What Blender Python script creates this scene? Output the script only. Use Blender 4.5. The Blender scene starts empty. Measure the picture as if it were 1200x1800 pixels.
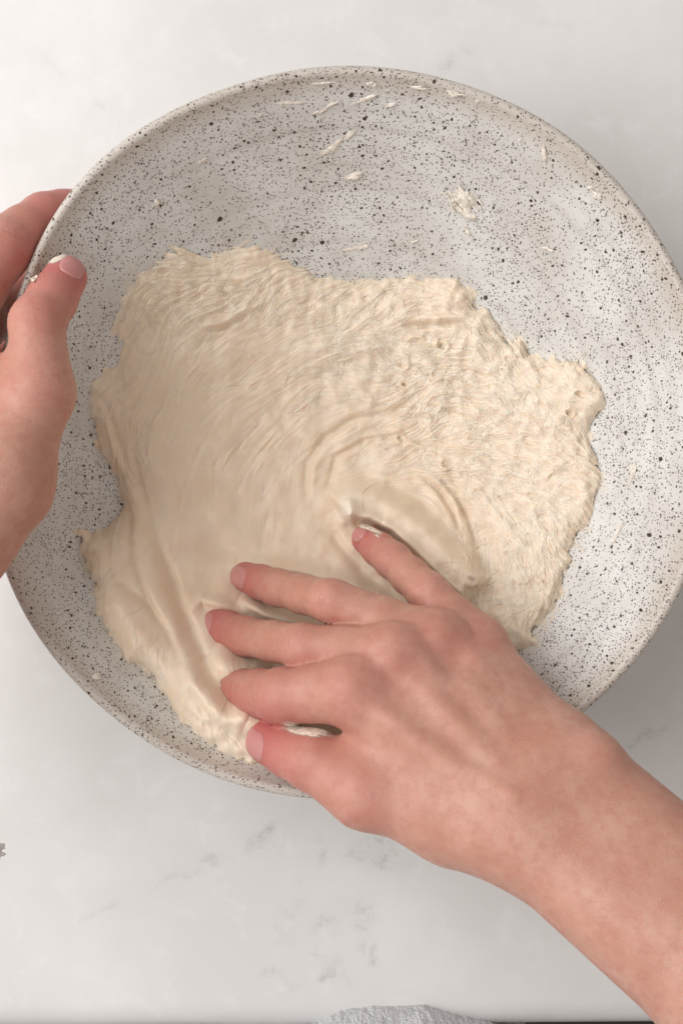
import bpy, math
import numpy as np
from mathutils import Vector
from mathutils.bvhtree import BVHTree

scene = bpy.context.scene
COL = scene.collection

# ------------------------------------------------------------------ camera
CAM_Z = 0.60                       # metres above the countertop, looking straight down
KPX = 2028.0                       # photo pixels per metre at one metre distance
cam_d = bpy.data.cameras.new('camera')
cam = bpy.data.objects.new('camera', cam_d)
COL.objects.link(cam)
cam.location = (0, 0, CAM_Z)
cam.rotation_euler = (0, 0, 0)
cam_d.sensor_fit = 'VERTICAL'
cam_d.sensor_height = 24.0
cam_d.lens = 24.0 * KPX / 1800.0
cam_d.clip_start = 0.02
cam_d.clip_end = 20.0
scene.camera = cam

# ------------------------------------------------------------------ light
world = bpy.data.worlds.new('World')
scene.world = world
world.use_nodes = True
bg = world.node_tree.nodes['Background']
bg.inputs[0].default_value = (1.0, 0.92, 0.85, 1)
bg.inputs[1].default_value = 0.40

def area(name, loc, target, size, size_y, energy, color):
    l = bpy.data.lights.new(name, 'AREA')
    l.shape = 'RECTANGLE'
    l.size, l.size_y = size, size_y
    l.energy = energy
    l.color = color
    o = bpy.data.objects.new(name, l)
    COL.objects.link(o)
    o.location = loc
    o.rotation_euler = (Vector(target) - Vector(loc)).to_track_quat('-Z', 'Y').to_euler()
    return o
area('window_light', (-1.02, 0.28, 1.14), (-0.03, 0, 0.05), 1.5, 1.4, 26.0, (0.985, 0.985, 0.985))

scene.view_settings.view_transform = 'Standard'
scene.view_settings.look = 'None'
scene.view_settings.gamma = 1
scene.view_settings.exposure = 0.06
scene.view_settings.use_curve_mapping = False
scene.cycles.use_denoising = True
scene.cycles.use_adaptive_sampling = True
scene.cycles.adaptive_threshold = 0.025
scene.cycles.max_bounces = 7
scene.cycles.diffuse_bounces = 3
scene.cycles.glossy_bounces = 2
scene.cycles.transparent_max_bounces = 8
scene.cycles.caustics_reflective = False
scene.cycles.caustics_refractive = False

# ------------------------------------------------------------------ helpers
def at(px, py, z):
    s = (CAM_Z - z) / KPX
    return np.array([(px - 600.0) * s, (900.0 - py) * s, z])

def mesh_obj(name, verts, faces, mat, parent=None, smooth=True):
    verts = np.asarray(verts, dtype=np.float32)
    me = bpy.data.meshes.new(name)
    if isinstance(faces, np.ndarray):
        n, k = faces.shape
        me.vertices.add(len(verts))
        me.vertices.foreach_set('co', verts.ravel())
        me.loops.add(n * k)
        me.loops.foreach_set('vertex_index', faces.astype(np.int32).ravel())
        me.polygons.add(n)
        me.polygons.foreach_set('loop_start', np.arange(0, n * k, k, dtype=np.int32))
        me.update(calc_edges=True)
        me.validate()
    else:
        me.from_pydata([tuple(map(float, v)) for v in verts], [], faces)
        me.update()
    if smooth:
        me.polygons.foreach_set('use_smooth', np.ones(len(me.polygons), dtype=bool))
    o = bpy.data.objects.new(name, me)
    COL.objects.link(o)
    if mat:
        me.materials.append(mat)
    if parent:
        o.parent = parent
    return o

def tag(o, label=None, cat=None, group=None, kind=None):
    if label: o['label'] = label
    if cat: o['category'] = cat
    if group: o['group'] = group
    if kind: o['kind'] = kind
    return o

def attr(o, name, vals):
    a = o.data.attributes.new(name, 'FLOAT', 'POINT')
    a.data.foreach_set('value', np.asarray(vals, dtype=np.float32))

def grid_faces(ny, nx, keep=None):
    idx = np.arange(ny * nx).reshape(ny, nx)
    q = np.stack([idx[:-1, :-1], idx[:-1, 1:], idx[1:, 1:], idx[1:, :-1]], -1)
    q = q[keep] if keep is not None else q.reshape(-1, 4)
    return q

def compact(verts, faces, *extra):
    used = np.zeros(len(verts), bool)
    used[faces.ravel()] = True
    remap = np.cumsum(used) - 1
    return (verts[used], remap[faces]) + tuple(e[used] for e in extra)

def fnoise(ny, nx, wl, seed, slope=2.0, band=None):
    """gaussian random field, dominant wavelength wl in cells, zero mean, unit deviation"""
    rng = np.random.default_rng(seed)
    f = np.fft.rfft2(rng.standard_normal((ny, nx)))
    ky = np.fft.fftfreq(ny)[:, None]
    kx = np.fft.rfftfreq(nx)[None]
    k = np.sqrt(kx * kx + ky * ky)
    k0 = 1.0 / wl
    if band:
        filt = np.exp(-(np.log((k + 1e-9) / k0) / band) ** 2)
    else:
        filt = 1.0 / (1.0 + (k / k0) ** (2 * slope))
        filt[0, 0] = 0
    g = np.fft.irfft2(f * filt, s=(ny, nx))
    return (g - g.mean()) / (g.std() + 1e-12)

def sstep(a, b, x):
    t = np.clip((x - a) / (b - a), 0, 1)
    return t * t * (3 - 2 * t)

def seg_dist(X, Y, pts):
    """distance to an open polyline and the running 0..1 parameter of the nearest point"""
    best = np.full(X.shape, 1e9); par = np.zeros(X.shape)
    n = len(pts) - 1
    for i in range(n):
        a, b = np.array(pts[i][:2]), np.array(pts[i + 1][:2])
        d = b - a
        t = np.clip(((X - a[0]) * d[0] + (Y - a[1]) * d[1]) / (d @ d + 1e-12), 0, 1)
        q = np.hypot(X - a[0] - t * d[0], Y - a[1] - t * d[1])
        m = q < best
        best = np.where(m, q, best); par = np.where(m, (i + t) / n, par)
    return best, par

# ------------------------------------------------------------------ material helpers
class NT:
    def __init__(self, name):
        self.m = bpy.data.materials.new(name)
        self.m.use_nodes = True
        self.t = self.m.node_tree
        self.b = self.t.nodes['Principled BSDF']
        self.out = self.t.nodes['Material Output']
    def n(self, typ, ins=None, **kw):
        nd = self.t.nodes.new(typ)
        for k, v in kw.items():
            setattr(nd, k, v)
        for k, v in (ins or {}).items():
            self.set(nd.inputs[k], v)
        return nd
    def set(self, sock, v):
        if isinstance(v, bpy.types.NodeSocket):
            self.t.links.new(v, sock)
        elif isinstance(v, bpy.types.Node):
            self.t.links.new(v.outputs[0], sock)
        else:
            sock.default_value = v
    def math(self, op, a, b=0.0, c=0.0, clamp=False):
        nd = self.n('ShaderNodeMath', operation=op, use_clamp=clamp)
        self.set(nd.inputs[0], a); self.set(nd.inputs[1], b); self.set(nd.inputs[2], c)
        return nd.outputs[0]
    def ramp(self, v, a, b, c=0.0, d=1.0):
        nd = self.n('ShaderNodeMapRange', interpolation_type='SMOOTHSTEP')
        self.set(nd.inputs[0], v)
        for i, x in zip((1, 2, 3, 4), (a, b, c, d)):
            self.set(nd.inputs[i], x)
        return nd.outputs[0]
    def mix(self, f, a, b, blend='MIX'):
        nd = self.n('ShaderNodeMix', data_type='RGBA', blend_type=blend)
        self.set(nd.inputs[0], f); self.set(nd.inputs[6], a); self.set(nd.inputs[7], b)
        return nd.outputs[2]
    def noise(self, scale, detail=3.0, rough=0.5, vec=None, dist=0.0):
        nd = self.n('ShaderNodeTexNoise', {'Scale': scale, 'Detail': detail, 'Roughness': rough, 'Distortion': dist})
        self.set(nd.inputs['Vector'], vec if vec is not None else self.obj())
        return nd.outputs[0]
    def obj(self):
        if not hasattr(self, '_o'):
            self._o = self.n('ShaderNodeTexCoord').outputs['Object']
        return self._o
    def attr(self, name):
        return self.n('ShaderNodeAttribute', attribute_name=name).outputs['Fac']
    def bump(self, h, strength, dist, prev=None):
        nd = self.n('ShaderNodeBump', {'Strength': strength, 'Distance': dist, 'Height': h})
        if prev is not None:
            self.set(nd.inputs['Normal'], prev)
        return nd.outputs[0]
    def p(self, **kw):
        for k, v in kw.items():
            self.set(self.b.inputs[k.replace('_', ' ')], v)

def c3(r, g, b):
    return (r, g, b, 1.0)

# ---- white quartz countertop
def mat_quartz():
    m = NT('white_quartz')
    n1 = m.noise(9, 4, .55)
    n2 = m.noise(60, 3, .6)
    blot = m.ramp(m.noise(48, 5, .62, dist=.6), .52, .68)
    base = m.mix(m.ramp(n1, .35, .7), c3(.71, .695, .68), c3(.775, .765, .752))
    base = m.mix(m.math('MULTIPLY', blot, .4), base, c3(.80, .795, .79))
    vein = m.attr('vein')
    fine = m.noise(110, 8, .72)
    fac = m.math('MULTIPLY', vein, m.ramp(fine, .46, .62), clamp=True)
    base = m.mix(m.math('MULTIPLY', fac, .5), base, c3(.30, .285, .27))
    haze = m.math('MULTIPLY', vein, .16, clamp=True)
    base = m.mix(haze, base, c3(.45, .44, .42))
    m.p(Base_Color=base, Roughness=m.ramp(n2, .3, .7, .28, .40), IOR=1.5)
    m.p(Normal=m.bump(n2, .04, .001))
    return m.m

# ---- speckled stoneware glaze
def mat_stoneware():
    m = NT('speckled_stoneware')
    o = m.obj()
    wob = m.n('ShaderNodeTexNoise', {'Scale': 420.0, 'Detail': 2.0, 'Vector': o})
    off = m.n('ShaderNodeVectorMath', {0: wob.outputs['Color'], 1: (.5, .5, .5)}, operation='SUBTRACT')
    sc = m.n('ShaderNodeVectorMath', {0: off.outputs[0]}, operation='SCALE'); sc.inputs['Scale'].default_value = .0018
    vec = m.n('ShaderNodeVectorMath', {0: o, 1: sc.outputs[0]}, operation='ADD').outputs[0]
    dens = m.ramp(m.noise(26, 2, .5), .3, .7, .55, 1.15)
    def layer(scale, keep, rmin, rmax, seed):
        mp = m.n('ShaderNodeVectorMath', {0: vec, 1: (seed, seed * .7, -seed)}, operation='ADD').outputs[0]
        v = m.n('ShaderNodeTexVoronoi', {'Scale': float(scale), 'Randomness': 1.0, 'Vector': mp})
        s = m.n('ShaderNodeSeparateColor', {0: v.outputs['Color']})
        on = m.math('LESS_THAN', s.outputs[0], m.math('MULTIPLY', dens, keep))
        r = m.math('MULTIPLY_ADD', m.math('POWER', s.outputs[1], 2.2), rmax - rmin, rmin)
        e = m.n('ShaderNodeMapRange', interpolation_type='SMOOTHSTEP')
        m.set(e.inputs[0], v.outputs['Distance'])
        m.set(e.inputs[1], m.math('MULTIPLY', r, .72)); m.set(e.inputs[2], r)
        e.inputs[3].default_value = 1; e.inputs[4].default_value = 0
        return m.math('MULTIPLY', e.outputs[0], on)
    a = layer(900, .85, .24, .48, 0.0)
    b = layer(400, .72, .14, .36, 1.3)
    c = layer(150, .30, .08, .23, 2.9)
    a2 = layer(820, .50, .22, .46, 4.7)
    a = m.math('MAXIMUM', a, a2)
    spk = m.math('MAXIMUM', m.math('MULTIPLY', a, .80), m.math('MAXIMUM', b, c))
    tint = m.noise(30, 3, .6)
    base = m.mix(m.ramp(tint, .3, .7), c3(.605, .578, .54), c3(.71, .70, .675))
    rim = m.attr('rim')
    base = m.mix(m.math('MULTIPLY', rim, .6), base, c3(.52, .44, .37))
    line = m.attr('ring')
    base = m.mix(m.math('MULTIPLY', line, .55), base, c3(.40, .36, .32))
    col = m.mix(spk, base, m.mix(m.noise(300, 1), c3(.022, .016, .012), c3(.075, .048, .032)))
    m.p(Base_Color=col, Roughness=m.ramp(tint, .3, .7, .34, .46), IOR=1.5)
    h = m.noise(140, 3, .55)
    b1 = m.bump(h, .22, .0009)
    m.p(Normal=m.bump(spk, -.25, .0003, b1))
    return m.m

# ---- wet dough
def mat_dough(name='wet_dough', light=0.0, sss=.55):
    m = NT(name)
    n1 = m.noise(45, 4, .6)
    n2 = m.noise(700, 3, .65)
    base = m.mix(m.ramp(n1, .3, .7), c3(.80, .648, .49), c3(.84, .705, .56))
    if light:
        base = m.mix(light, base, c3(.88, .84, .77))
        m.p(Alpha=m.math('MULTIPLY', m.ramp(m.attr('film'), .0, .55), m.ramp(m.noise(420, 4, .65), .25, .6, .45, 1.0)))
    else:
        base = m.mix(m.attr('dry'), base, c3(.88, .805, .69))
    if not light:
        base = m.mix(m.attr('film'), base, c3(.66, .50, .355))  # darker tan in the pits of the rough dough
    m.p(Base_Color=base, Roughness=m.ramp(n1, .3, .7, .36, .52), IOR=1.42)
    m.p(Subsurface_Weight=sss, Subsurface_Radius=(1.0, .72, .48), Subsurface_Scale=.0022)
    m.p(Normal=m.bump(n2, .12, .0005))
    return m.m

# ---- skin
def mat_skin(name, dark=1.0):
    m = NT(name)
    n1 = m.noise(48, 5, .65)
    n2 = m.noise(210, 4, .65)
    red = m.attr('red')
    k = dark
    base = m.mix(m.ramp(n1, .3, .72), c3(.52 * k, .26 * k, .19 * k), c3(.60 * k, .34 * k, .262 * k))
    base = m.mix(m.math('MULTIPLY', m.ramp(n2, .42, .70), .42), base, c3(.47 * k, .20 * k, .155 * k))
    base = m.mix(red, base, c3(.52 * k, .135 * k, .13 * k))
    v = m.n('ShaderNodeTexVoronoi', {'Scale': 900.0, 'Vector': m.obj()}, feature='DISTANCE_TO_EDGE')
    lines = m.ramp(v.outputs['Distance'], 0, .12)
    pore = m.noise(1300, 3, .6)
    m.p(Base_Color=base, Roughness=m.ramp(n2, .3, .7, .34, .50), IOR=1.42)
    m.p(Subsurface_Weight=.5, Subsurface_Radius=(1.0, .38, .22), Subsurface_Scale=.0045)
    b1 = m.bump(lines, .28, .0003)
    b2 = m.bump(pore, .22, .0003, b1)
    m.p(Normal=m.bump(m.noise(220, 2, .5), .18, .0008, b2))
    return m.m

def mat_nail():
    m = NT('fingernail')
    m.p(Base_Color=m.mix(m.ramp(m.attr('tip'), .80, .96), c3(.58, .255, .24), c3(.70, .46, .41)), Roughness=.22, IOR=1.5)
    m.p(Subsurface_Weight=.4, Subsurface_Radius=(1.0, .4, .3), Subsurface_Scale=.002)
    return m.m

def mat_plain(name, col, rough, bump=None):
    m = NT(name)
    n = m.noise(50, 3, .6)
    m.p(Base_Color=m.mix(m.ramp(n, .3, .7), c3(*[x * .88 for x in col]), c3(*col)), Roughness=rough)
    if bump:
        m.p(Normal=m.bump(m.noise(bump[0], 3, .6), bump[1], bump[2]))
    return m.m

M_QUARTZ, M_STONE, M_DOUGH = mat_quartz(), mat_stoneware(), mat_dough()
M_SCRAP = mat_dough('drying_dough', .7, 0.0)
M_STRAND = mat_dough('dough_strand', 0.0, 0.0)
M_SMEAR = mat_dough('finger_dough', .4, 0.0)
M_SKIN = mat_skin('skin')
M_NAIL = mat_nail()
M_FLOOR = mat_plain('dark_floor', (.035, .030, .027), .6)
M_WOOL = mat_plain('white_wool', (.82, .82, .84), .95, (700, .9, .003))
M_SMUDGE = mat_plain('grey_smudge', (.40, .36, .34), .45)

# ------------------------------------------------------------------ floor and countertop
fl = mesh_obj('floor', [(-3, -3, -.9), (3, -3, -.9), (3, 3, -.9), (-3, 3, -.9)], [(0, 1, 2, 3)], M_FLOOR, smooth=False)
tag(fl, kind='structure')

def build_counter():
    yf = (900 - 1760) / 3380.0          # start of the rounded front edge
    rad, thick = .018, .045
    xs = np.concatenate([np.linspace(-1.1, -.25, 12)[:-1], np.linspace(-.25, .25, 320), np.linspace(.25, 1.1, 12)[1:]])
    ys = np.concatenate([np.linspace(yf, .32, 360), np.linspace(.32, .75, 8)[1:]])
    prof = []                                                       # (y, z) from the underside round to the back
    prof.append((yf + .3, -thick)); prof.append((yf - rad + .004, -thick)); prof.append((yf - rad, -thick + .004))
    for i in range(13):
        a = math.pi - i / 12 * math.pi / 2
        prof.append((yf + rad * math.cos(a), -rad + rad * math.sin(a)))
    prof += [(y, 0.0) for y in ys[1:]]
    prof += [(.75, -thick)]
    prof = np.array(prof)
    P, X = np.meshgrid(np.arange(len(prof)), xs, indexing='ij')
    V = np.stack([X, prof[P][..., 0] - .004 * X * 0, prof[P][..., 1]], -1)
    # veins, drawn as wandering polylines where the stone shows them
    px = 600 + V[..., 0] * 3380; py = 900 - V[..., 1] * 3380
    n1 = fnoise(*px.shape, 40, 3); n2 = fnoise(*px.shape, 14, 4)
    qx, qy = px + 13 * n1, py + 11 * n2
    vein = np.zeros(px.shape)
    lines = [([(130, 1610), (200, 1580), (270, 1566), (330, 1540), (400, 1515)], 7, .5),
             ([(360, 1520), (420, 1488), (470, 1455), (540, 1430)], 15, 1.0),
             ([(585, 1500), (640, 1492), (690, 1505), (730, 1520)], 22, 1.0),
             ([(560, 1630), (600, 1610), (640, 1615)], 18, .9), ([(500, 1600), (530, 1570)], 12, .6),
             ([(480, 1660), (540, 1665), (570, 1700), (600, 1720)], 15, .6), ([(440, 1735), (520, 1728), (590, 1722)], 13, .8),
             ([(640, 1660), (660, 1690)], 14, .7), ([(1060, 1310), (1130, 1295), (1200, 1262)], 9, .9),
             ([(780, 128), (800, 105), (830, 95)], 16, .8), ([(1090, 500), (1180, 470)], 14, .3),
             ([(60, 90), (140, 130), (190, 180)], 12, .25), ([(900, 60), (1000, 40), (1120, 70)], 10, .22)]
    for pts, w, s in lines:
        d, t = seg_dist(qx, qy, pts)
        vein = np.maximum(vein, s * np.exp(-(d / w) ** 2) * (.55 + .45 * np.sin(t * 9 + w)))
    o = mesh_obj('countertop', V.reshape(-1, 3), grid_faces(len(prof), len(xs)), M_QUARTZ)
    attr(o, 'vein', vein.ravel())
    tag(o, kind='structure')
    o.rotation_euler.z = math.radians(.5)
    return o
build_counter()

# ------------------------------------------------------------------ mixing bowl
BX, BY = at(611, 761, .10)[:2]
RX, RY = .1600, .1600                 # outer rim half axes
ELL = RX / RY
R_IN, Z_FLOOR, Z_RIM, P_IN = .1548, .014, .0985, 2.35

def bowl_r(x, y):
    return np.hypot((x - BX) / ELL, y - BY)
def bowl_z(x, y):
    r = np.minimum(bowl_r(x, y), R_IN)
    return Z_FLOOR + (Z_RIM - Z_FLOOR) * (r / R_IN) ** P_IN
def on_bowl(px, py, lift=0.0):
    z = np.full(np.shape(px), .05)
    for _ in range(60):
        s = (CAM_Z - z) / KPX
        z = .5 * z + .5 * (bowl_z((px - 600) * s, (900 - py) * s) + lift)
    s = (CAM_Z - z) / KPX
    return np.stack([(px - 600) * s, (900 - py) * s, z], -1)

def build_bowl():
    root = bpy.data.objects.new('mixing_bowl', None)
    COL.objects.link(root)
    tag(root, 'large shallow off white stoneware bowl with dark speckles holding the dough', 'bowl')
    root.location = (BX, BY, 0)
    prof = []; rimv = []; ring = []
    rng = np.random.default_rng(5)
    rr = np.linspace(0.0, R_IN, 120)
    grooves = [(.060, .5), (.082, .3), (.097, .7), (.118, .6), (.126, .45), (.139, .7), (.145, .5)]
    for r in rr:
        z = Z_FLOOR + (Z_RIM - Z_FLOOR) * (r / R_IN) ** P_IN
        g = sum(s * math.exp(-((r - q) / .0011) ** 2) for q, s in grooves)
        z += -.0004 * g + .00012 * math.sin(r * 620) * (r > .03)
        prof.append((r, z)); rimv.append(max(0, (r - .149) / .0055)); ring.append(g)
    # rounded lip
    cx, cz, lr = (R_IN + .1600) / 2, Z_RIM - .0004, (.1600 - R_IN) / 2
    for i in range(1, 17):
        a = math.radians(150 - i / 16 * 210)
        prof.append((cx + lr * math.cos(a), cz + lr * 1.0 * math.sin(a))); rimv.append(1); ring.append(0)
    # outer wall
    for i in range(1, 40):
        t = i / 39
        z = .0905 - t * (.0905 - .006)
        r = .052 + (.1585 - .052) * max(0, (z - .006) / .0845) ** .47
        prof.append((r, z)); rimv.append(max(0, 1 - t * 8)); ring.append(0)
    prof.append((.02, .0062)); rimv.append(0); ring.append(0)
    prof.append((0, .0062)); rimv.append(0); ring.append(0)
    prof = np.array(prof)
    N = 360
    th = np.linspace(0, 2 * np.pi, N, endpoint=False)
    wob = -.0058 * np.exp(-((th - math.radians(166)) / math.radians(19)) ** 2) + .0004 * np.sin(2 * th + .7) + .0004 * np.sin(5 * th + 2) + .0003 * np.sin(9 * th)
    V = np.zeros((len(prof), N, 3))
    for i, (r, z) in enumerate(prof):
        w = (r / .16) ** 9
        V[i, :, 0] = (r + wob * w) * np.cos(th) * ELL
        V[i, :, 1] = (r + wob * w) * np.sin(th)
        V[i, :, 2] = z + w * (.0007 * np.sin(3 * th + 1) + .0003 * np.sin(8 * th))
    idx = np.arange(len(prof) * N).reshape(len(prof), N)
    nx = np.roll(idx, -1, 1)
    F = np.stack([idx[:-1], nx[:-1], nx[1:], idx[1:]], -1).reshape(-1, 4)
    gmod = (.55 + .45 * np.sin(th * 2 + 1.0) * np.sin(th * 3 + .4))
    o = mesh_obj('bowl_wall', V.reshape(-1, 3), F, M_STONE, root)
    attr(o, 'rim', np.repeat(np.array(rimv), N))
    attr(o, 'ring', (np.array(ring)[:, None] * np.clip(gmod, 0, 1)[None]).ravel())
    # foot ring
    fp = [(.046, .0075), (.046, .0008), (.048, .0), (.053, .0), (.055, .001), (.0575, .0105)]
    FV = np.zeros((len(fp), 96, 3)); t2 = np.linspace(0, 2 * np.pi, 96, endpoint=False)
    for i, (r, z) in enumerate(fp):
        FV[i, :, 0] = r * np.cos(t2) * ELL; FV[i, :, 1] = r * np.sin(t2); FV[i, :, 2] = z
    idx = np.arange(len(fp) * 96).reshape(len(fp), 96); nx = np.roll(idx, -1, 1)
    fo = mesh_obj('foot_ring', FV.reshape(-1, 3), np.stack([idx[:-1], nx[:-1], nx[1:], idx[1:]], -1).reshape(-1, 4), M_STONE, root)
    attr(fo, 'rim', np.ones(len(fo.data.vertices)) * .5); attr(fo, 'ring', np.zeros(len(fo.data.vertices)))
    return o
build_bowl()

# ------------------------------------------------------------------ dough
OUTLINE = [(185,583),(200,545),(215,515),(240,480),(270,460),(300,438),(325,430),(345,448),(380,450),(410,432),(445,430),(480,440),
 (510,458),(535,470),(560,485),(600,487),(640,492),(680,487),(720,485),(760,492),(805,485),(815,500),(832,510),(835,535),(858,540),
 (870,560),(885,590),(900,605),(915,595),(930,620),(960,630),(1000,628),(1030,640),(1045,660),(1058,680),(1068,708),(1058,725),
 (1045,740),(1033,757),(1038,780),(1052,805),(1056,840),(1048,880),(1038,915),(1012,945),(1000,975),(1010,985),(988,1010),(985,1050),
 (960,1085),(940,1112),(945,1130),(920,1142),(880,1180),(800,1240),(720,1290),(640,1330),(560,1352),(490,1352),(437,1344),(400,1329),
 (358,1304),(325,1279),(300,1246),(287,1221),(267,1187),(250,1171),(221,1162),(208,1137),(183,1100),(167,1058),(162,1017),(146,983),
 (133,929),(146,925),(160,937),(175,933),(208,904),(215,880),(205,840),(175,795),(165,750),(152,695),(155,670),(175,657),(200,645),
 (210,610),(213,592)]

def build_dough():
    h = .00031
    op = on_bowl(np.array([p[0] for p in OUTLINE], float), np.array([p[1] for p in OUTLINE], float), .002)
    x0, y0 = op[:, 0].min() - .006, op[:, 1].min() - .006
    x1, y1 = op[:, 0].max() + .006, op[:, 1].max() + .006
    xs = np.arange(x0, x1, h); ys = np.arange(y0, y1, h)
    X, Y = np.meshgrid(xs, ys)
    ny, nx = X.shape
    BZ = bowl_z(X, Y)
    def W(px, py, lift=.010):
        p = on_bowl(np.array([float(px)]), np.array([float(py)]), lift)[0]
        return p[0], p[1]
    # signed distance to the outline
    D = np.full(X.shape, 1e9); inside = np.zeros(X.shape, bool)
    n = len(op)
    for i in range(n):
        a, b = op[i, :2], op[(i + 1) % n, :2]
        d = b - a
        t = np.clip(((X - a[0]) * d[0] + (Y - a[1]) * d[1]) / (d @ d), 0, 1)
        D = np.minimum(D, np.hypot(X - a[0] - t * d[0], Y - a[1] - t * d[1]))
        c = ((a[1] > Y) != (b[1] > Y)) & (X < (b[0] - a[0]) * (Y - a[1]) / (b[1] - a[1] + 1e-15) + a[0])
        inside ^= c
    D = np.where(inside, D, -D)
    # flow: the dough is dragged round a centre under the little finger
    cx, cy = W(705, 985)
    ang = np.arctan2(Y - cy, X - cx) + np.pi / 2
    R = np.hypot(X - cx, Y - cy)
    ang = ang + .35 * fnoise(ny, nx, 260, 11) * sstep(.02, .09, R) + .22 * fnoise(ny, nx, 70, 12)
    UX, UY = np.cos(ang), np.sin(ang)
    def lic(src, L, step):
        acc = src.copy(); wsum = 1.0
        for sgn in (1, -1):
            gx = np.tile(np.arange(nx, dtype=np.float32), (ny, 1)); gy = np.tile(np.arange(ny, dtype=np.float32)[:, None], (1, nx))
            for k in range(L):
                ix = np.clip(gx, 0, nx - 1).astype(np.int32); iy = np.clip(gy, 0, ny - 1).astype(np.int32)
                gx = gx + sgn * step * UX[iy, ix]; gy = gy + sgn * step * UY[iy, ix]
                w = .5 + .5 * math.cos(math.pi * (k + 1) / (L + 1))
                acc += w * src[np.clip(gy, 0, ny - 1).astype(np.int32), np.clip(gx, 0, nx - 1).astype(np.int32)]
                if sgn == 1: wsum += 2 * w
        return (acc - acc.mean()) / acc.std()
    fib1 = lic(fnoise(ny, nx, 5, 21, band=.6), 22, 1.6)
    fib2 = lic(fnoise(ny, nx, 13, 22, band=.6), 26, 3.0)
    fib3 = lic(fnoise(ny, nx, 34, 23, band=.5), 26, 6.0)
    nA = lic(fnoise(ny, nx, 9, 31, band=.5), 7, 1.5)
    nB = lic(fnoise(ny, nx, 17, 32, band=.5), 6, 3.0)
    web1 = np.exp(-(nB / .30) ** 2) + .5 * np.exp(-((nB - 1.1) / .25) ** 2)
    web2 = np.exp(-(nA / .32) ** 2)
    low = fnoise(ny, nx, 90, 41, band=.7)
    mid = fnoise(ny, nx, 36, 42, band=.7)
    gran = fnoise(ny, nx, 5, 43, band=.7)
    # image-anchored coordinates for masks
    def blob(px, py, rx, ry=None):
        a, b = W(px, py); s = (CAM_Z - .05) / KPX
        return np.exp(-((X - a) / (rx * s)) ** 2 - ((Y - b) / ((ry or rx) * s)) ** 2)
    rough = np.clip(1.0 * blob(900, 760, 170, 190) + .9 * blob(900, 990, 130, 170) + .75 * blob(760, 640, 190, 90) + .55 * blob(560, 520, 260, 70)
                    + .5 * blob(300, 500, 130, 80), 0, 1) * (1 - .9 * np.clip(1.2 * blob(735, 935, 95, 90), 0, 1))
    smooth_ = np.clip(blob(430, 900, 190, 170) + .9 * blob(280, 1120, 110, 170) + blob(700, 930, 110, 90) + .7 * blob(520, 1020, 120), 0, 1)
    fibre = np.clip(.55 + .5 * blob(240, 780, 110, 200) + .5 * blob(760, 800, 170, 130) - .45 * smooth_, .12, 1.1)
    # thickness
    T = (.0095 + .006 * blob(560, 880, 330, 300) + .004 * blob(340, 1150, 150, 150) + .0035 * blob(640, 930, 130) + .002 * blob(950, 760, 150, 150)
         - .0035 * blob(240, 560, 130, 110) - .002 * blob(500, 480, 300, 60))
    Ledge = .0062 + .008 * blob(260, 560, 150, 140) + .004 * blob(560, 480, 300, 60) + .002 * blob(170, 720, 60, 100)
    De = D + .0003 * low + .0006 * mid * (1 - .5 * smooth_) + (.0007 * fib2 + .0006 * (web1 - .4)) * (.3 + .7 * rough) + .0012 * fib2 * blob(330, 480, 190, 130)
    prof = 1 - np.exp(-np.maximum(D + .22 * (De - D), 0) / Ledge)
    t = T * prof
    # ropes and furrows
    def rope(pts, w, hgt, skew=0.0, taper=True):
        nonlocal t
        P = np.array([W(*p) for p in pts])
        s = (CAM_Z - .05) / KPX
        mar = 2.6 * w * s
        i0, i1 = np.searchsorted(ys, [P[:, 1].min() - mar, P[:, 1].max() + mar])
        j0, j1 = np.searchsorted(xs, [P[:, 0].min() - mar, P[:, 0].max() + mar])
        if i1 <= i0 or j1 <= j0: return
        d, par = seg_dist(X[i0:i1, j0:j1], Y[i0:i1, j0:j1], P)
        env = np.sin(np.pi * np.clip(par, .02, .98)) ** .6 if taper else 1.0
        t[i0:i1, j0:j1] += hgt * env * np.exp(-(d / (w * s)) ** 2) * prof[i0:i1, j0:j1]
    G = .001
    rope([(262, 900), (290, 985), (315, 1050), (343, 1117), (372, 1170), (392, 1200)], 9, -4.2 * G)
    rope([(240, 905), (262, 985), (288, 1055), (318, 1125), (350, 1190), (400, 1250), (450, 1290)], 20, 4.5 * G)
    rope([(180, 945), (207, 1022), (256, 1052), (298, 1106), (325, 1160)], 7, -2.6 * G)
    rope([(170, 960), (195, 1040), (235, 1085), (272, 1135), (300, 1200), (345, 1262), (420, 1315)], 22, 3.5 * G)
    rope([(206, 850), (226, 912), (236, 987), (268, 1060), (290, 1100)], 6, -2.3 * G)
    rope([(215, 800), (235, 880), (250, 960)], 9, 1.8 * G)
    rope([(230, 780), (250, 860), (272, 930)], 5, -1.6 * G)
    rope([(300, 1235), (350, 1262), (400, 1285)], 6, -1.5 * G)
    rope([(330, 1180), (365, 1250), (420, 1300)], 7, -1.6 * G)
    rope([(160, 690), (185, 760), (212, 830), (222, 890)], 7, 2.0 * G)
    rope([(180, 700), (205, 770), (228, 840)], 5, -1.4 * G)
    rope([(185, 990), (235, 1100), (295, 1190), (365, 1258), (450, 1308), (520, 1330)], 40, 6.5 * G)
    rope([(445, 1240), (510, 1278), (585, 1308)], 28, 15.0 * G, taper=False)
    # lobe squeezed between middle finger and index finger
    rope([(375, 1135), (415, 1165), (480, 1178)], 26, 15.0 * G)
    rope([(330, 1150), (350, 1190), (395, 1240), (440, 1262)], 22, 8.5 * G)
    # furrows ploughed by the ring and middle fingertips, with pushed-up lips
    rope([(415, 990), (470, 992), (540, 1003), (620, 1024), (700, 1062)], 15, 9.0 * G)
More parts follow.
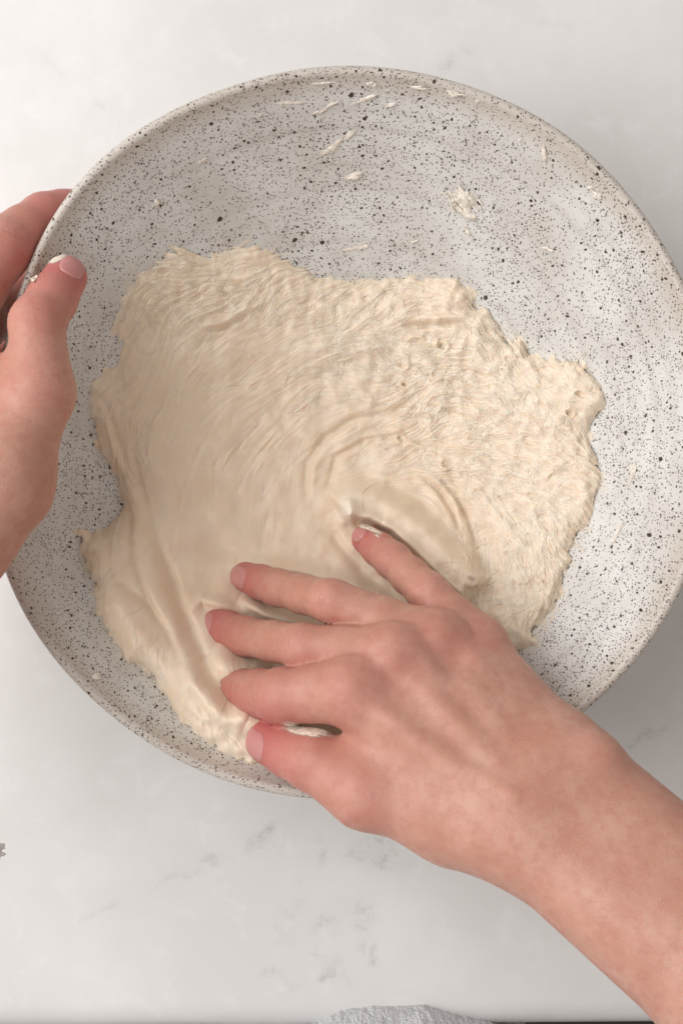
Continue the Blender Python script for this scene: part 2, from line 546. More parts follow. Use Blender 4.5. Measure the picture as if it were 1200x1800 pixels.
    rope([(420, 1048), (470, 1074), (540, 1098)], 12, 9.0 * G)
    rope([(340, 1070), (358, 1050), (400, 1062), (440, 1080)], 10, 4.5 * G)
    # sheet pushed up in front of the little finger
    rope([(605, 892), (618, 905), (640, 906), (670, 915)], 12, 5 * G)
    rope([(610, 876), (616, 896), (604, 915)], 10, 9 * G)
    def sheet(pts, hgt, wout, win):
        nonlocal t
        P = np.array([W(*p, .02) for p in pts]); s = (CAM_Z - .05) / KPX
        d, par = seg_dist(X, Y, P)
        dd = np.diff(P, axis=0); side = np.zeros(X.shape); best = np.full(X.shape, 1e9)
        for i in range(len(P) - 1):
            tt = np.clip(((X - P[i, 0]) * dd[i, 0] + (Y - P[i, 1]) * dd[i, 1]) / (dd[i] @ dd[i]), 0, 1)
            q = np.hypot(X - P[i, 0] - tt * dd[i, 0], Y - P[i, 1] - tt * dd[i, 1])
            cr = dd[i, 0] * (Y - P[i, 1]) - dd[i, 1] * (X - P[i, 0])
            m = q < best; best = np.where(m, q, best); side = np.where(m, np.sign(cr), side)
        env = sstep(0, .10, par) * (1 - sstep(.86, 1, par))
        t = t + hgt * env * np.where(side > 0, .85 * (1 - sstep(.5 * wout * s, 1.3 * wout * s, d)) + .15 * np.exp(-(d / (9 * s)) ** 2), np.exp(-(d / (win * s)) ** 2))
    sheet([(606, 918), (622, 906), (650, 908), (690, 930), (722, 958), (760, 996), (800, 1034), (835, 1070)], 15 * G, 56, 11)
    rope([(690, 890), (740, 920), (780, 965), (805, 1010)], 30, 2.0 * G)
    rope([(560, 925), (585, 940), (600, 960), (640, 1010), (700, 1060)], 10, -2.0 * G)
    rope([(800, 870), (846, 940), (862, 1010), (858, 1080)], 22, -6.5 * G)
    # curved drag lines of the swirl
    rope([(538, 868), (540, 815), (570, 770), (620, 738), (700, 722), (760, 730)], 7, -3.0 * G)
    rope([(548, 880), (552, 822), (580, 782), (630, 752)], 8, 1.3 * G)
    rope([(575, 860), (590, 805), (640, 775), (710, 765), (770, 790)], 6, -2.4 * G)
    rope([(740, 838), (770, 862), (795, 900), (808, 935)], 5, -3.4 * G)
    rope([(770, 840), (800, 870), (825, 915), (835, 960)], 5, -3.0 * G)
    rope([(715, 733), (745, 731), (775, 738)], 5, -2.0 * G)
    rope([(355, 572), (390, 568), (430, 545), (470, 530)], 5, 2.0 * G)
    rope([(360, 582), (395, 577), (440, 553)], 4, -1.6 * G)
    rope([(350, 478), (420, 488), (500, 480), (560, 500)], 8, 2.0 * G)
    rope([(700, 558), (760, 560), (815, 555), (850, 572)], 7, 2.4 * G)
    rope([(700, 572), (760, 572), (815, 570), (840, 580)], 5, -2.0 * G)
    rope([(895, 640), (905, 600), (920, 600), (930, 640), (905, 655)], 6, 3.0 * G)
    rope([(930, 632), (985, 630), (1020, 640), (1040, 655)], 5, 2.2 * G)
    rope([(935, 1110), (950, 1070), (985, 1010), (1005, 985)], 12, 2.8 * G)
    rng = np.random.default_rng(77)
    for _ in range(34):                                   # long curved drag marks sweeping round the swirl
        r = rng.uniform(165, 430); a0 = rng.uniform(1.75, 3.3); ar = rng.uniform(.25, .75); el = rng.uniform(.93, 1.05)
        if rng.random() < .4: a0 = rng.uniform(.15, 1.6)
        pts = [(705 + r * math.cos(a0 - ar * k / 7), 985 - el * r * math.sin(a0 - ar * k / 7)) for k in range(8)]
        rope(pts, rng.uniform(3, 6), rng.choice([-1, -1, 1]) * rng.uniform(.35, .9) * G * (.55 if a0 > 2.3 else 1.0))
    for _ in range(26):                                   # loose gluey strands and little bubbles in the rough half
        px, py = rng.uniform(700, 1040), rng.uniform(570, 1100)
        r = rng.uniform(5, 16); a0 = rng.uniform(0, 6.28); ar = rng.uniform(2.0, 5.5); el = rng.uniform(.5, 1)
        pts = [(px + r * math.cos(a0 + ar * k / 6), py + el * r * math.sin(a0 + ar * k / 6)) for k in range(7)]
        rope(pts, rng.uniform(2.2, 3.6), rng.uniform(.7, 1.7) * G)
        if rng.random() < .35:
            rope([(px - 2, py), (px + 2, py + 3)], rng.uniform(2.5, 4.5), -2.2 * G, taper=False)
    for _ in range(90):                                   # short raised flecks along the drag direction
        px, py = rng.uniform(200, 850), rng.uniform(470, 860)
        dx, dy = px - 705, py - 985; L = math.hypot(dx, dy); k = rng.uniform(8, 26)
        ux, uy = -dy / L, dx / L
        rope([(px - ux * k, py - uy * k), (px + rng.uniform(-4, 4), py + rng.uniform(-4, 4)), (px + ux * k, py + uy * k)],
             rng.uniform(2, 3.4), rng.uniform(-.9, 1.2) * G)
    det = (.00009 * fib1 + .00011 * fib2 + .00007 * fib3) * fibre
    det += rough * (.00046 * (web1 - .4) + .00026 * (web2 - .4) + .00007 * gran + .00010 * mid + .00012 * fib3)
    det += .0006 * low * prof + .00018 * mid * (1 - smooth_ * .6)
    fade = sstep(0, .0018, np.maximum(De, 0))
    t = t + det * (.25 + .75 * fade)
    t = np.where(De > 0, np.maximum(t, .00025 * sstep(0, .0006, De) + .0001), De)
    Z = BZ + t
    keep = (De > -.0006)
    kc = keep[:-1, :-1] & keep[1:, 1:] & keep[:-1, 1:] & keep[1:, :-1]
    V = np.stack([X, Y, Z], -1).reshape(-1, 3)
    F = grid_faces(ny, nx, kc)
    dry = np.clip(.12 + rough * (.30 * web1 + .28 * web2 + .18 * sstep(-1, 1.5, mid)) + .10 * (1 - smooth_) * (web2 - .3) - .1 * smooth_ + 1.0 * blob(612, 890, 22, 26), 0, 1).ravel()
    film = np.clip(rough * .40 * (1 - np.maximum(web1, web2)) * sstep(-.8, .8, -mid), 0, 1).ravel()  # on the dough: stronger in the pits between raised strands
    V, F, dry, film = compact(V, F, dry, film)
    root = bpy.data.objects.new('dough', None); COL.objects.link(root)
    o = mesh_obj('dough_mass', V, F, M_DOUGH, root)
    attr(o, 'dry', dry)
    attr(o, 'film', film)
    tag(root, 'sticky cream bread dough stretched and folded inside the speckled bowl', 'dough')
    return X, Y, Z, De, xs, ys, UX, UY, rough, root
DX, DY, DZ, DE, XS, YS, FUX, FUY, ROUGH, dough_ob = build_dough()

def build_strands():
    """fine gluten strings pulled across the torn dough surface"""
    rng = np.random.default_rng(9)
    V, F, h = [], [], XS[1] - XS[0]
    ny, nx = DZ.shape
    k = 5
    made = 0
    while made < 1000:
        gx, gy = rng.uniform(5, nx - 5), rng.uniform(5, ny - 5)
        iy, ix = int(gy), int(gx)
        near_edge = DE[iy, ix] < .003
        if DE[iy, ix] < -.0006 or rng.random() > (ROUGH[iy, ix] ** 1.3 * .55 + .008 + .6 * near_edge): continue
        made += 1
        n = int(rng.integers(8, 24)); stepc = rng.uniform(2.5, 5.0)
        turn = rng.normal(0, .05); dev = rng.normal(0, .40); sgn = 1 if rng.random() < .5 else -1
        rad = rng.uniform(.00010, .00026) * (1.25 if rng.random() < .12 else 1)
        pts = []
        for i in range(n):
            a, b = int(np.clip(gy, 0, ny - 1)), int(np.clip(gx, 0, nx - 1))
            if DE[a, b] < -.0045: break
            pts.append((XS[0] + gx * h, YS[0] + gy * h, max(DZ[a, b], bowl_z(XS[0] + gx * h, YS[0] + gy * h)) + rad * .05 ))
            an = math.atan2(FUY[a, b], FUX[a, b]) + dev; dev += turn + rng.normal(0, .13)
            gx += sgn * stepc * math.cos(an); gy += sgn * stepc * math.sin(an)
        if len(pts) < 4: continue
        P = np.array(pts); P[1:-1, 2] = (P[:-2, 2] + P[1:-1, 2] * 2 + P[2:, 2]) / 4 + .00006
        b0 = len(V)
        for i in range(len(P)):
            d = P[min(i + 1, len(P) - 1)] - P[max(i - 1, 0)]; d /= np.linalg.norm(d) + 1e-12
            sd = np.cross(d, (0, 0, 1.0)); sd /= np.linalg.norm(sd) + 1e-12; u = np.cross(sd, d)
            r = rad * (.25 + .75 * math.sin(math.pi * (i + .3) / (len(P) - .4)))
            for j in range(k):
                q = 2 * math.pi * j / k
                V.append(P[i] + r * (math.cos(q) * sd + math.sin(q) * u))
        for i in range(len(P) - 1):
            for j in range(k):
                F.append((b0 + (i + 1) * k + j, b0 + (i + 1) * k + (j + 1) % k, b0 + i * k + (j + 1) % k, b0 + i * k + j))
    o = mesh_obj('gluten_strands', np.array(V), np.array(F), M_STRAND, dough_ob)
    attr(o, 'dry', np.full(len(V), .5))
    attr(o, 'film', np.zeros(len(V)))
    o['kind'] = 'stuff'
build_strands()

# ------------------------------------------------------------------ hands from blended distance fields
def cone(P, a, b, ra, rb):
    a, b = np.asarray(a), np.asarray(b)
    d = b - a
    q = P - a
    t = np.clip((q @ d) / (d @ d + 1e-12), 0, 1)
    return np.linalg.norm(q - t[..., None] * d, axis=-1) - (ra + (rb - ra) * t)
def smin(a, b, k):
    h = np.maximum(k - np.abs(a - b), 0) / k
    return np.minimum(a, b) - h * h * k * .25

def surface_nets(F, org, h):
    nx, ny, nz = F.shape
    S = F < 0
    cnt = np.zeros((nx - 1, ny - 1, nz - 1), np.int8)
    offs = [(i, j, k) for i in (0, 1) for j in (0, 1) for k in (0, 1)]
    for i, j, k in offs:
        cnt += S[i:nx - 1 + i, j:ny - 1 + j, k:nz - 1 + k]
    act = np.argwhere((cnt > 0) & (cnt < 8))
    vid = np.full(cnt.shape, -1, np.int32)
    vid[act[:, 0], act[:, 1], act[:, 2]] = np.arange(len(act))
    c = {o: F[act[:, 0] + o[0], act[:, 1] + o[1], act[:, 2] + o[2]] for o in offs}
    acc = np.zeros((len(act), 3)); num = np.zeros(len(act))
    for a in offs:
        for ax in range(3):
            if a[ax] == 0:
                b = list(a); b[ax] = 1; b = tuple(b)
                fa, fb = c[a], c[b]
                m = (fa < 0) != (fb < 0)
                t = np.where(m, fa / np.where(m, fa - fb, 1), 0)
                p = np.tile(np.array(a, float), (len(act), 1)); p[:, ax] += t
                acc += p * m[:, None]; num += m
    V = (act + acc / num[:, None]) * h + org
    Q = []
    for ax in range(3):
        sl0 = [slice(None)] * 3; sl1 = [slice(None)] * 3
        sl0[ax] = slice(0, -1); sl1[ax] = slice(1, None)
        e = np.argwhere(S[tuple(sl0)] != S[tuple(sl1)])
        u, w = (ax + 1) % 3, (ax + 2) % 3
        e = e[(e[:, u] > 0) & (e[:, w] > 0) & (e[:, u] < F.shape[u] - 1) & (e[:, w] < F.shape[w] - 1)]
        def vv(du, dw):
            q = e.copy(); q[:, u] += du; q[:, w] += dw
            return vid[q[:, 0], q[:, 1], q[:, 2]]
        quad = np.stack([vv(-1, -1), vv(0, -1), vv(0, 0), vv(-1, 0)], 1)
        flip = ~S[e[:, 0], e[:, 1], e[:, 2]]
        quad[flip] = quad[flip][:, ::-1]
        Q.append(quad)
    return V, np.concatenate(Q)

def relax(V, Q, it, lam=.5):
    E = np.concatenate([Q[:, [0, 1]], Q[:, [1, 2]], Q[:, [2, 3]], Q[:, [3, 0]]])
    deg = np.bincount(E.ravel(), minlength=len(V)).astype(float)
    for _ in range(it):
        for l in (lam, -lam * 1.03):
            S = np.zeros_like(V)
            for ax in range(3):
                S[:, ax] = (np.bincount(E[:, 0], V[E[:, 1], ax], len(V)) + np.bincount(E[:, 1], V[E[:, 0], ax], len(V)))
            V = V + l * (S / deg[:, None] - V)
    return V

def build_hand(name, palm, fingers, bumps, label, nails, h=.0011, kp=.012, kf=.008):
    """palm: list of (a, ra, b, rb); fingers: dict name -> list of (point, radius) from knuckle to tip"""
    pts = [p for s in palm for p in (s[0], s[2])] + [p for f in fingers.values() for p, r in f]
    lo = np.min(pts, 0) - .035; hi = np.max(pts, 0) + .035
    dims = np.ceil((hi - lo) / h).astype(int)
    ax = [lo[i] + h * np.arange(dims[i]) for i in range(3)]
    Fp = np.full(dims, .05, np.float32)
    def box(pp, rad, mar):
        a = np.min(pp, 0) - rad - mar; b = np.max(pp, 0) + rad + mar
        i0 = np.maximum(((a - lo) / h).astype(int), 0); i1 = np.minimum(((b - lo) / h).astype(int) + 1, dims)
        return tuple(slice(i0[k], i1[k]) for k in range(3))
    def P(sl):
        return np.stack(np.meshgrid(*[ax[k][sl[k]] for k in range(3)], indexing='ij'), -1)
    for a, ra, b, rb in palm:
        sl = box([a, b], max(ra, rb), kp + .003)
        Fp[sl] = smin(Fp[sl], cone(P(sl), a, b, ra, rb), kp)
    for c, r, k, sgn in bumps:                         # knuckle heads, tendons, hollows
        if np.ndim(c) == 1: c = [c, c + 1e-6]
        sl = box(c, r, k + .002)
        d = np.full(Fp[sl].shape, 1.0)
        PP = P(sl)
        for i in range(len(c) - 1):
            d = np.minimum(d, cone(PP, c[i], c[i + 1], r, r))
        Fp[sl] = smin(Fp[sl], d, k) if sgn > 0 else -smin(-Fp[sl], d, k)
    F = Fp.copy()
    for nm, ch in fingers.items():
        sl = box([p for p, r in ch], max(r for p, r in ch), kf + .003)
        PP = P(sl)
        d = np.full(PP.shape[:3], 1.0)
        for i in range(len(ch) - 1):
            # each phalanx is slimmer in the middle than at its joints
            (a, ra), (b, rb) = ch[i], ch[i + 1]
            m = (a + b) / 2; rm = (ra + rb) / 2 * (.955 if i < len(ch) - 2 else 1.0)
            d = smin(d, cone(PP, a, m, ra, rm), .003)
            d = smin(d, cone(PP, m, b, rm, rb), .003)
        F[sl] = np.minimum(F[sl], smin(Fp[sl], d, kf))
    V, Q = surface_nets(F, lo, h)
    V = relax(V, Q, 6)
    # redness over knuckles and at fingertips; creases across the finger joints
    red = np.zeros(len(V)); disp = np.zeros(len(V))
    for nm, ch in fingers.items():
        n = len(ch)
        tip, rt = ch[-1]
        red += .95 * np.exp(-(np.linalg.norm(V - tip, axis=1) / (rt * 2.6)) ** 2)
        for i in range(n - 1):
            p, r = ch[i]
            red += (.22 if i else .30) * np.exp(-(np.linalg.norm(V - (p + np.array([0, 0, r * .6])), axis=1) / (r * 1.1)) ** 2)
            if i == 0: continue
            d = ch[i + 1][0] - ch[i - 1][0]; d = d / np.linalg.norm(d)
            q = V - p; s = q @ d; w = np.linalg.norm(q - s[:, None] * d, axis=1)
            up = (q - s[:, None] * d)[:, 2] / (w + 1e-9)
            near = np.exp(-(w / (r * 1.6)) ** 4) * np.clip(up, 0, 1)
            for off, dep in ((-.0034, .5), (-.0012, .9), (.0012, 1.0), (.0036, .55)):
                wav = off + .0006 * np.sin(q[:, 0] * 900 + i) + .0009 * (1 - up)
                disp -= dep * .0008 * near * np.exp(-((s - wav) / .00085) ** 2)
    root = bpy.data.objects.new(name, None); COL.objects.link(root)
    o = mesh_obj('skin', V, Q, M_SKIN, root)
    me = o.data
    N = np.zeros(len(V) * 3, np.float32); me.vertices.foreach_get('normal', N); N = N.reshape(-1, 3)
    V2 = V + N * disp[:, None]
    me.vertices.foreach_set('co', V2.astype(np.float32).ravel()); me.update()
    attr(o, 'red', np.clip(red, 0, .85))
    tag(root, label, 'hand')
    tree = BVHTree.FromPolygons([tuple(v) for v in V2.tolist()], Q.tolist())
    for nm, (tilt, ln, wd) in nails.items():
        ch = fingers[nm]
        (a, ra), (b, rb) = ch[-2], ch[-1]
        d = (b - a) / np.linalg.norm(b - a)
        up = np.array([0, 0, 1.0]); side = np.cross(d, up); side /= np.linalg.norm(side); up = np.cross(side, d)
        ct, st = math.cos(math.radians(tilt)), math.sin(math.radians(tilt))
        up, side = up * ct + side * st, side * ct - up * st
        nu, nv = 17, 13
        VV = np.zeros((nu, nv, 3)); tp = np.zeros((nu, nv)); ok = True
        cen = b + d * (rb * .90 - ln)                         # root of the nail
        for i in range(nu):
            u = i / (nu - 1)
            # rounded outline: narrow at both ends
            half = wd / 2 * math.sqrt(max(.04, 1 - max(0, (.38 - u) / .40) ** 2 - .75 * max(0, (u - .72) / .28) ** 2))
            for j in range(nv):
                v = (j / (nv - 1)) * 2 - 1
                src = cen + d * (u * ln - .0012 * v * v * (u - .3)) + side * (v * half) + up * .03
                hit = tree.ray_cast(Vector(src), Vector(-up))
                base = np.array(hit[0]) if hit[0] is not None else src - up * .03
                edge = max(abs(v) ** 6, (1 - min(1, u / .10)) ** 2)
                lift = .00045 * (1 - edge) - .0004 * edge
                VV[i, j] = base + up * lift; tp[i, j] = u
        no = mesh_obj('fingernail', VV.reshape(-1, 3), grid_faces(nu, nv)[:, ::-1], M_NAIL, root)
        if no.data.polygons[nu * nv // 2].normal @ Vector(up) < 0:
            no.data.flip_normals()
        attr(no, 'tip', tp.ravel())
        sm = no.modifiers.new('thickness', 'SOLIDIFY'); sm.thickness = .0006; sm.offset = -1
    return root, tree

def J(px, py, z, mm):
    return (at(px, py, z), mm / 1000.0)

# right hand
rf = {
 'little': [J(838,1132,.098,11.0), J(752,1042,.088,9.2), J(690,985,.066,8.4), J(644,948,.048,7.2)],
 'ring':   [J(765,1125,.106,11.5), J(583,1057,.098,9.5), J(487,1033,.068,8.4), J(432,1014,.049,7.2)],
 'middle': [J(690,1150,.114,12.0), J(533,1137,.104,9.8), J(430,1118,.076,8.6), J(374,1094,.057,7.4)],
 'index':  [J(618,1213,.121,13.2), J(497,1224,.110,11.9), J(415,1212,.080,9.4), J(380,1186,.058,7.8)],
 'thumb':  [J(640,1392,.128,13.6), J(550,1337,.117,12.6), J(472,1304,.100,9.8)],
}
wr, wu = at(905, 1452, .143), at(990, 1342, .131)
er, eu = at(1300, 1768, .185), at(1335, 1668, .175)
gr, gu = at(1640, 2100, .22), at(1700, 1985, .21)
palm = [
 (rf['little'][0][0], .0105, wu, .0165), (rf['ring'][0][0], .0115, at(965,1370,.136), .018), (rf['middle'][0][0], .012, at(935,1405,.140), .018),
 (rf['index'][0][0], .0120, wr, .018), (rf['thumb'][0][0], .0135, at(800,1436,.132), .0175), (at(800,1436,.132), .0175, wr, .0185),
 (at(655,1322,.119), .0110, at(860,1425,.134), .0165), (at(760,1190,.098), .012, at(900,1350,.118), .016),
 (wr, .0192, er, .0245), (wu, .0188, eu, .0245), (er, .0245, gr, .031), (eu, .0245, gu, .031),
 (at(950,1396,.137), .0185, at(1318,1718,.178), .026),
]
def up(p, dz): return p + np.array([0, 0, dz])
bumps = []
for f, dz in (('little', .0045), ('ring', .0045), ('middle', .0055), ('index', .0055)):
    bumps.append((up(rf[f][0][0], dz), .0080, .011, 1))
for f, q in (('ring', at(930,1368,.150)), ('middle', at(915,1390,.153)), ('index', at(900,1420,.155))):
    a = up(rf[f][0][0], .0105)
    bumps.append(([a, a * .55 + q * .45 + np.array([0, 0, .001]), q], .0024, .006, 1))
for pl in ([(700,1290,.1345), (770,1300,.1385), (830,1355,.148), (900,1400,.159)], [(770,1300,.1385), (800,1240,.131), (790,1190,.124)],
           [(1000,1400,.1525), (1080,1480,.160), (1180,1560,.170)]):
    bumps.append(([at(*q) for q in pl], .0014, .005, 1))        # veins on the back of the hand
bumps.append((at(1050, 1330, .146), .0060, .012, 1))                  # wrist bone on the little finger side
for (x, y, z) in ((800,1150,.122), (722,1165,.131), (648,1205,.139)):   # valleys between the knuckles
    bumps.append((at(x, y, z + .007), .0050, .010, -1))
hand, tree_r = build_hand('hand', palm, rf, bumps, 'bare right hand and forearm with spread fingers pushing into the dough',
    {'little': (0, .0120, .0095), 'ring': (-5, .0175, .0118), 'middle': (-5, .0175, .0122), 'index': (-5, .0135, .0112), 'thumb': (-10, .0165, .0140)})

# left hand
lf = {
 'thumb':  [J(70,690,.121,13.2), J(66,568,.119,11.4), J(116,487,.102,9.2)],
 'index':  [J(-95,590,.112,13.0), J(6,434,.099,12.6), J(80,383,.082,11.0), J(140,368,.066,9.5)],
 'middle': [J(-120,660,.098,13.0), J(-38,568,.084,12.5), J(40,520,.062,10.5), J(100,490,.048,9.0)],
 'ring':   [J(-125,740,.086,12.5), J(-70,660,.060,11.0), J(20,625,.043,9.6), J(75,610,.034,8.6)],
 'little': [J(-115,820,.080,11.5), J(-75,765,.058,9.8), J(0,735,.042,8.6), J(45,722,.034,7.8)],
}
lw1, lw2 = at(-74, 935, .130), at(-150, 905, .115)
le1, le2 = at(-290, 1300, .175), at(-380, 1270, .160)
palm_l = [
 (lf['thumb'][0][0], .0130, at(0,850,.129), .0195), (at(0,850,.129), .0195, lw1, .0200),
 (lf['index'][0][0], .0125, lw1, .0190), (lf['middle'][0][0], .0125, at(-110,920,.130), .019), (lf['ring'][0][0], .012, lw2, .019),
 (lf['little'][0][0], .011, lw2, .018), (at(0,690,.114), .0120, at(-80,800,.118), .018),
 (lw1, .0205, le1, .026), (lw2, .0200, le2, .026),
 (lf['index'][0][0], .0110, at(5,730,.116), .0120),
]
bumps_l = [(up(lf['thumb'][0][0], .004), .0095, .008, 1), (up(lf['index'][0][0], .005), .0090, .008, 1), (up(lf['middle'][0][0], .005), .0090, .008, 1)]
lhand, tree_l = build_hand('hand', palm_l, lf, bumps_l, 'bare left hand gripping the bowl rim with thumb inside the bowl',
    {'thumb': (22, .0150, .0122), 'index': (-30, .0110, .0105), 'middle': (-20, .011, .0102), 'ring': (-20, .010, .0095), 'little': (-20, .009, .0082)})

# ------------------------------------------------------------------ scraps of dough
def scrap(px, py, length, width, angle, hgt, label, surf='bowl', seed=0, mat=None, ragged=.5, bend=0.0, cat='dough scrap', group='dough scraps stuck in the bowl', name='dough_scrap'):
    z0 = on_bowl(np.array([float(px)]), np.array([float(py)]))[0, 2] if surf == 'bowl' else (0 if surf == 'counter' else .12)
    s = (CAM_Z - z0) / KPX
    n = int(np.clip(length / .9, 26, 110))
    ext = 1.35
    u = np.linspace(-ext, ext, n); wv = np.linspace(-ext, ext, max(14, int(n * min(1, .35 + width / length))))
    U, Wg = np.meshgrid(u, wv)
    n1 = fnoise(*U.shape, max(8, n / 2.6), 100 + seed, slope=2.2); n2 = fnoise(*U.shape, 9, 200 + seed, band=.6)
    m_ = max(4, n // 6)
    co = fnoise(U.shape[0], m_, 4, 300 + seed, slope=1.6); ns = np.stack([np.interp(np.linspace(0, m_ - 1, n), np.arange(m_), row) for row in co])
    f = .28 * ragged * ns + 1 - np.hypot(U, Wg + bend * (U * U - .4)) + ragged * .36 * n1 + ragged * .05 * n2
    a = math.radians(angle)
    lx, ly = U * length / 2, Wg * width / 2
    PX = px + lx * math.cos(a) + ly * math.sin(a); PY = py - lx * math.sin(a) + ly * math.cos(a)
    if surf == 'bowl':
        B = on_bowl(PX, PY)
        r = bowl_r(B[..., 0], B[..., 1])
        sl = (Z_RIM - Z_FLOOR) * P_IN / R_IN * (r / R_IN) ** (P_IN - 1)
        nx_, ny_ = -(B[..., 0] - BX) / (r + 1e-9) * sl, -(B[..., 1] - BY) / (r + 1e-9) * sl
        N = np.stack([nx_, ny_, np.ones_like(nx_)], -1); N /= np.linalg.norm(N, axis=-1, keepdims=True)
    elif surf == 'counter':
        B = np.stack([(PX - 600) * s, (900 - PY) * s, np.zeros_like(PX)], -1); N = np.zeros_like(B); N[..., 2] = 1
    else:
        B = np.zeros(PX.shape + (3,)); N = np.zeros_like(B); N[..., 2] = 1
        o = Vector((0, 0, CAM_Z))
        for i in np.ndindex(PX.shape):
            q = Vector(at(PX[i], PY[i], .1)) - o
            hit = surf.ray_cast(o, q.normalized())
            if hit[0] is None: f[i] = -1
            else: B[i] = hit[0]; N[i] = hit[1]
    t = np.where(f > 0, (max(hgt, .00055) if surf == 'bowl' else hgt) * (1 - np.exp(-3.0 * np.clip(f, 0, 1))) * np.clip(1 + .05 * n2 + .25 * n1, .25, 2) , f * .0008)
    t = np.maximum(t, -.0005)
    Vv = B + N * t[..., None]
    k = f > -.3
    kc = k[:-1, :-1] & k[1:, 1:] & k[:-1, 1:] & k[1:, :-1]
    fa = grid_faces(*U.shape, kc)
    if len(fa) == 0: return
    Vv, fa, fth = compact(Vv.reshape(-1, 3), fa, f.ravel())
    ob = mesh_obj(name, Vv, fa, mat or M_SCRAP)
    attr(ob, 'film', np.clip(fth * (2.6 if hgt >= .0009 else 1.2), 0, 1))
    if sum(p.normal.z for p in ob.data.polygons) < 0:
        ob.data.flip_normals()
    tag(ob, label, cat, group)
    return ob

SCRAPS = [
 (820, 360, 62, 44, -50, .0016, 'largest torn dough scrap stuck on the upper bowl wall', .7, 0),
 (823, 408, 24, 12, -60, .0008, 'small dough chip just below the largest torn scrap', .6, 0),
 (778, 342, 30, 10, 10, .0004, 'faint dough film left of the largest torn scrap', .9, 0),
 (654, 148, 18, 10, 0, .0010, 'small round white dough dot near the top of the rim', .3, 0),
 (735, 153, 46, 8, -3, .0008, 'thin white dough streak under the rim, right of the round dot', .6, 0),
 (803, 164, 46, 9, -6, .0010, 'white dough streak under the rim, nearest the grey counter vein', .6, .3),
 (838, 177, 10, 7, 0, .0008, 'tiny white dough dot at the right end of the rim streaks', .3, 0),
 (580, 185, 56, 8, 28, .0007, 'slanting dough smear high on the bowl wall, left of its longer neighbour', .8, .2),
 (645, 172, 62, 10, 24, .0008, 'longest slanting dough smear high on the bowl wall', .8, .1),
 (685, 182, 34, 9, 10, .0006, 'short ragged dough smear right of the longest slanting smear', .8, 0),
 (500, 182, 80, 7, 8, .0004, 'faint long dough smear at upper left under the rim', .9, 0),
 (575, 146, 50, 7, 4, .0004, 'faint dough smear just under the rim, left of the round dot', .9, 0),
 (458, 201, 9, 8, 0, .0009, 'tiny white dough dot at upper left of the bowl wall', .2, 0),
 (476, 157, 8, 7, 0, .0008, 'tiny white dough dot close to the upper left rim', .2, 0),
 (592, 253, 76, 14, 36, .0006, 'ragged slanting dough smear in the middle of the upper wall', 1.0, .15),
 (622, 309, 38, 14, 24, .0008, 'short forked dough smear below the ragged slanting one', .9, .2),
 (628, 434, 56, 8, 14, .0005, 'thin dough smear just above the dough edge', .9, 0),
 (728, 425, 18, 6, 20, .0006, 'little dough sliver above the right part of the dough edge', .6, 0),
 (355, 283, 22, 8, 40, .0007, 'short dough smear at left of the upper wall', .7, 0),
 (277, 356, 20, 12, 60, .0009, 'forked white dough crumb on the left wall near the index finger', .9, .4),
 (198, 347, 20, 5, 62, .0006, 'thin curved dough sliver close to the left rim', .5, .3),
 (955, 270, 34, 10, -70, .0005, 'faint dough smear at upper right of the bowl wall', .9, 0),
 (915, 247, 12, 8, 0, .0006, 'tiny dough dot at upper right of the bowl wall', .4, 0),
 (960, 436, 34, 7, -12, .0006, 'thin dough smear on the right wall above the dough', .8, 0),
 (1046, 340, 30, 14, -40, .0005, 'pale dough film near the right rim', .9, 0),
 (1110, 835, 46, 8, 74, .0005, 'upright dough smear on the bright right wall', .8, 0),
 (1082, 940, 50, 8, 62, .0005, 'lower slanting dough smear on the bright right wall', .8, 0),
 (170, 1190, 22, 10, -10, .0010, 'small dough crumb low on the left wall near the rim', .5, 0),
 (102, 1078, 12, 7, 0, .0006, 'tiny dough dot on the lower left wall', .4, 0),
]
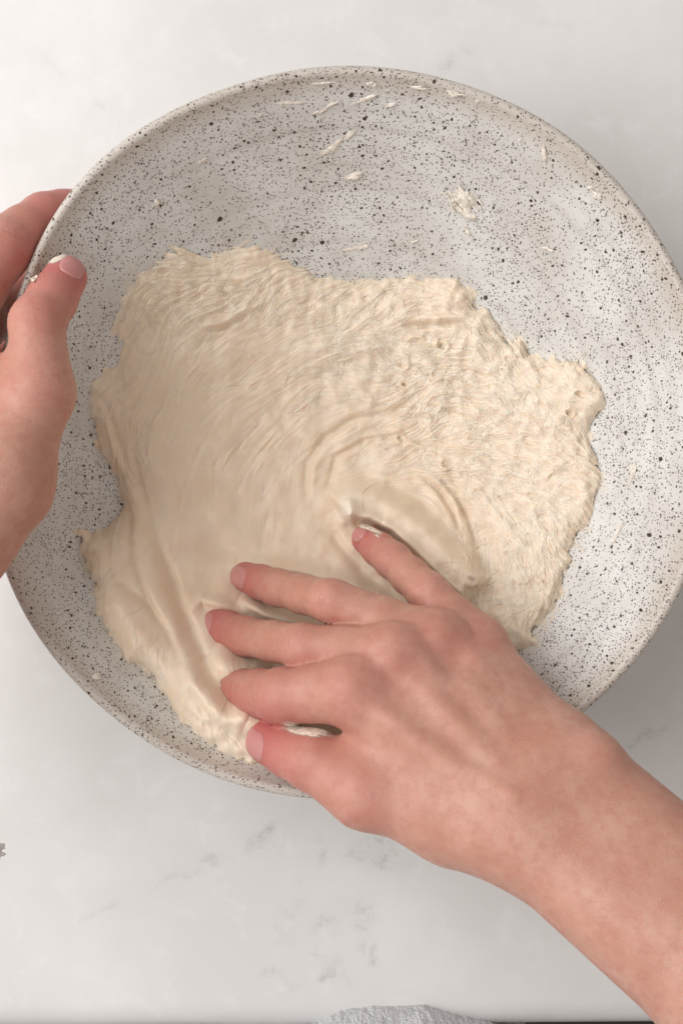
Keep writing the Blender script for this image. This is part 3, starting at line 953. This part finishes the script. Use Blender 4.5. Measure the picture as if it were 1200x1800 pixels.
for i, (px, py, L, w, a, hg, lab, rag, bend) in enumerate(SCRAPS):
    scrap(px, py, L, w, a, hg, lab, seed=i, ragged=rag, bend=bend)
scrap(101, 456, 46, 13, 22, .0005, 'white dough smear across the tip of the left thumb', surf=tree_l, seed=60, ragged=.4, group='dough stuck to the hands', mat=M_SMEAR)
scrap(60, 490, 16, 10, 30, .0010, 'small dough blob on the side of the left thumb', surf=tree_l, seed=61, ragged=.5, group='dough stuck to the hands', mat=M_SMEAR)
scrap(530, 1284, 110, 24, -12, .0006, 'wet white dough smear along the upper edge of the right thumb', surf=tree_r, seed=62, ragged=.4, group='dough stuck to the hands', mat=M_SMEAR)
scrap(652, 930, 50, 16, -26, .0005, 'white dough smear over the tip of the right little finger', surf=tree_r, seed=64, ragged=.5, group='dough stuck to the hands', mat=M_SMEAR)
scrap(0, 1494, 20, 30, 0, .0004, 'small grey splash mark on the countertop at the left edge', surf='counter', seed=70, mat=M_SMUDGE, ragged=.6,
      cat='splash', group='marks on the countertop', name='splash_mark')

# ------------------------------------------------------------------ fleecy white sweater of the person at the counter
def build_sweater():
    nt, nz = 460, 620
    th = np.linspace(math.radians(5), math.radians(175), nt)
    zz = np.linspace(-.30, .55, nz)  # torso above the counter is unseen, added to block light from this side
    TH, ZZ = np.meshgrid(th, zz)
    cx, cy = at(700, 1761, .0)[0], at(700, 1761, .0)[1] - .118
    n1 = fnoise(nz, nt, 9, 81, band=.6); n2 = fnoise(nz, nt, 4, 82, band=.6); n3 = fnoise(nz, nt, 60, 83, band=.6)
    belly = np.exp(-((ZZ + .01) / .07) ** 2)
    A = np.where(ZZ > -.01, .20 - .100 * belly, .100); B = .070 + .048 * belly
    rr = 1 + (.0014 * n1 + .0014 * n2 + .008 * n3) * (.1 / A)
    X = cx + A * rr * np.cos(TH); Y = cy + B * rr * np.sin(TH)
    o = mesh_obj('sweater', np.stack([X, Y, ZZ], -1).reshape(-1, 3), grid_faces(nz, nt)[:, ::-1], M_WOOL)
    tag(o, 'fleecy white sweater front bulging past the counter edge at the bottom', 'sweater')
    return o
build_sweater()
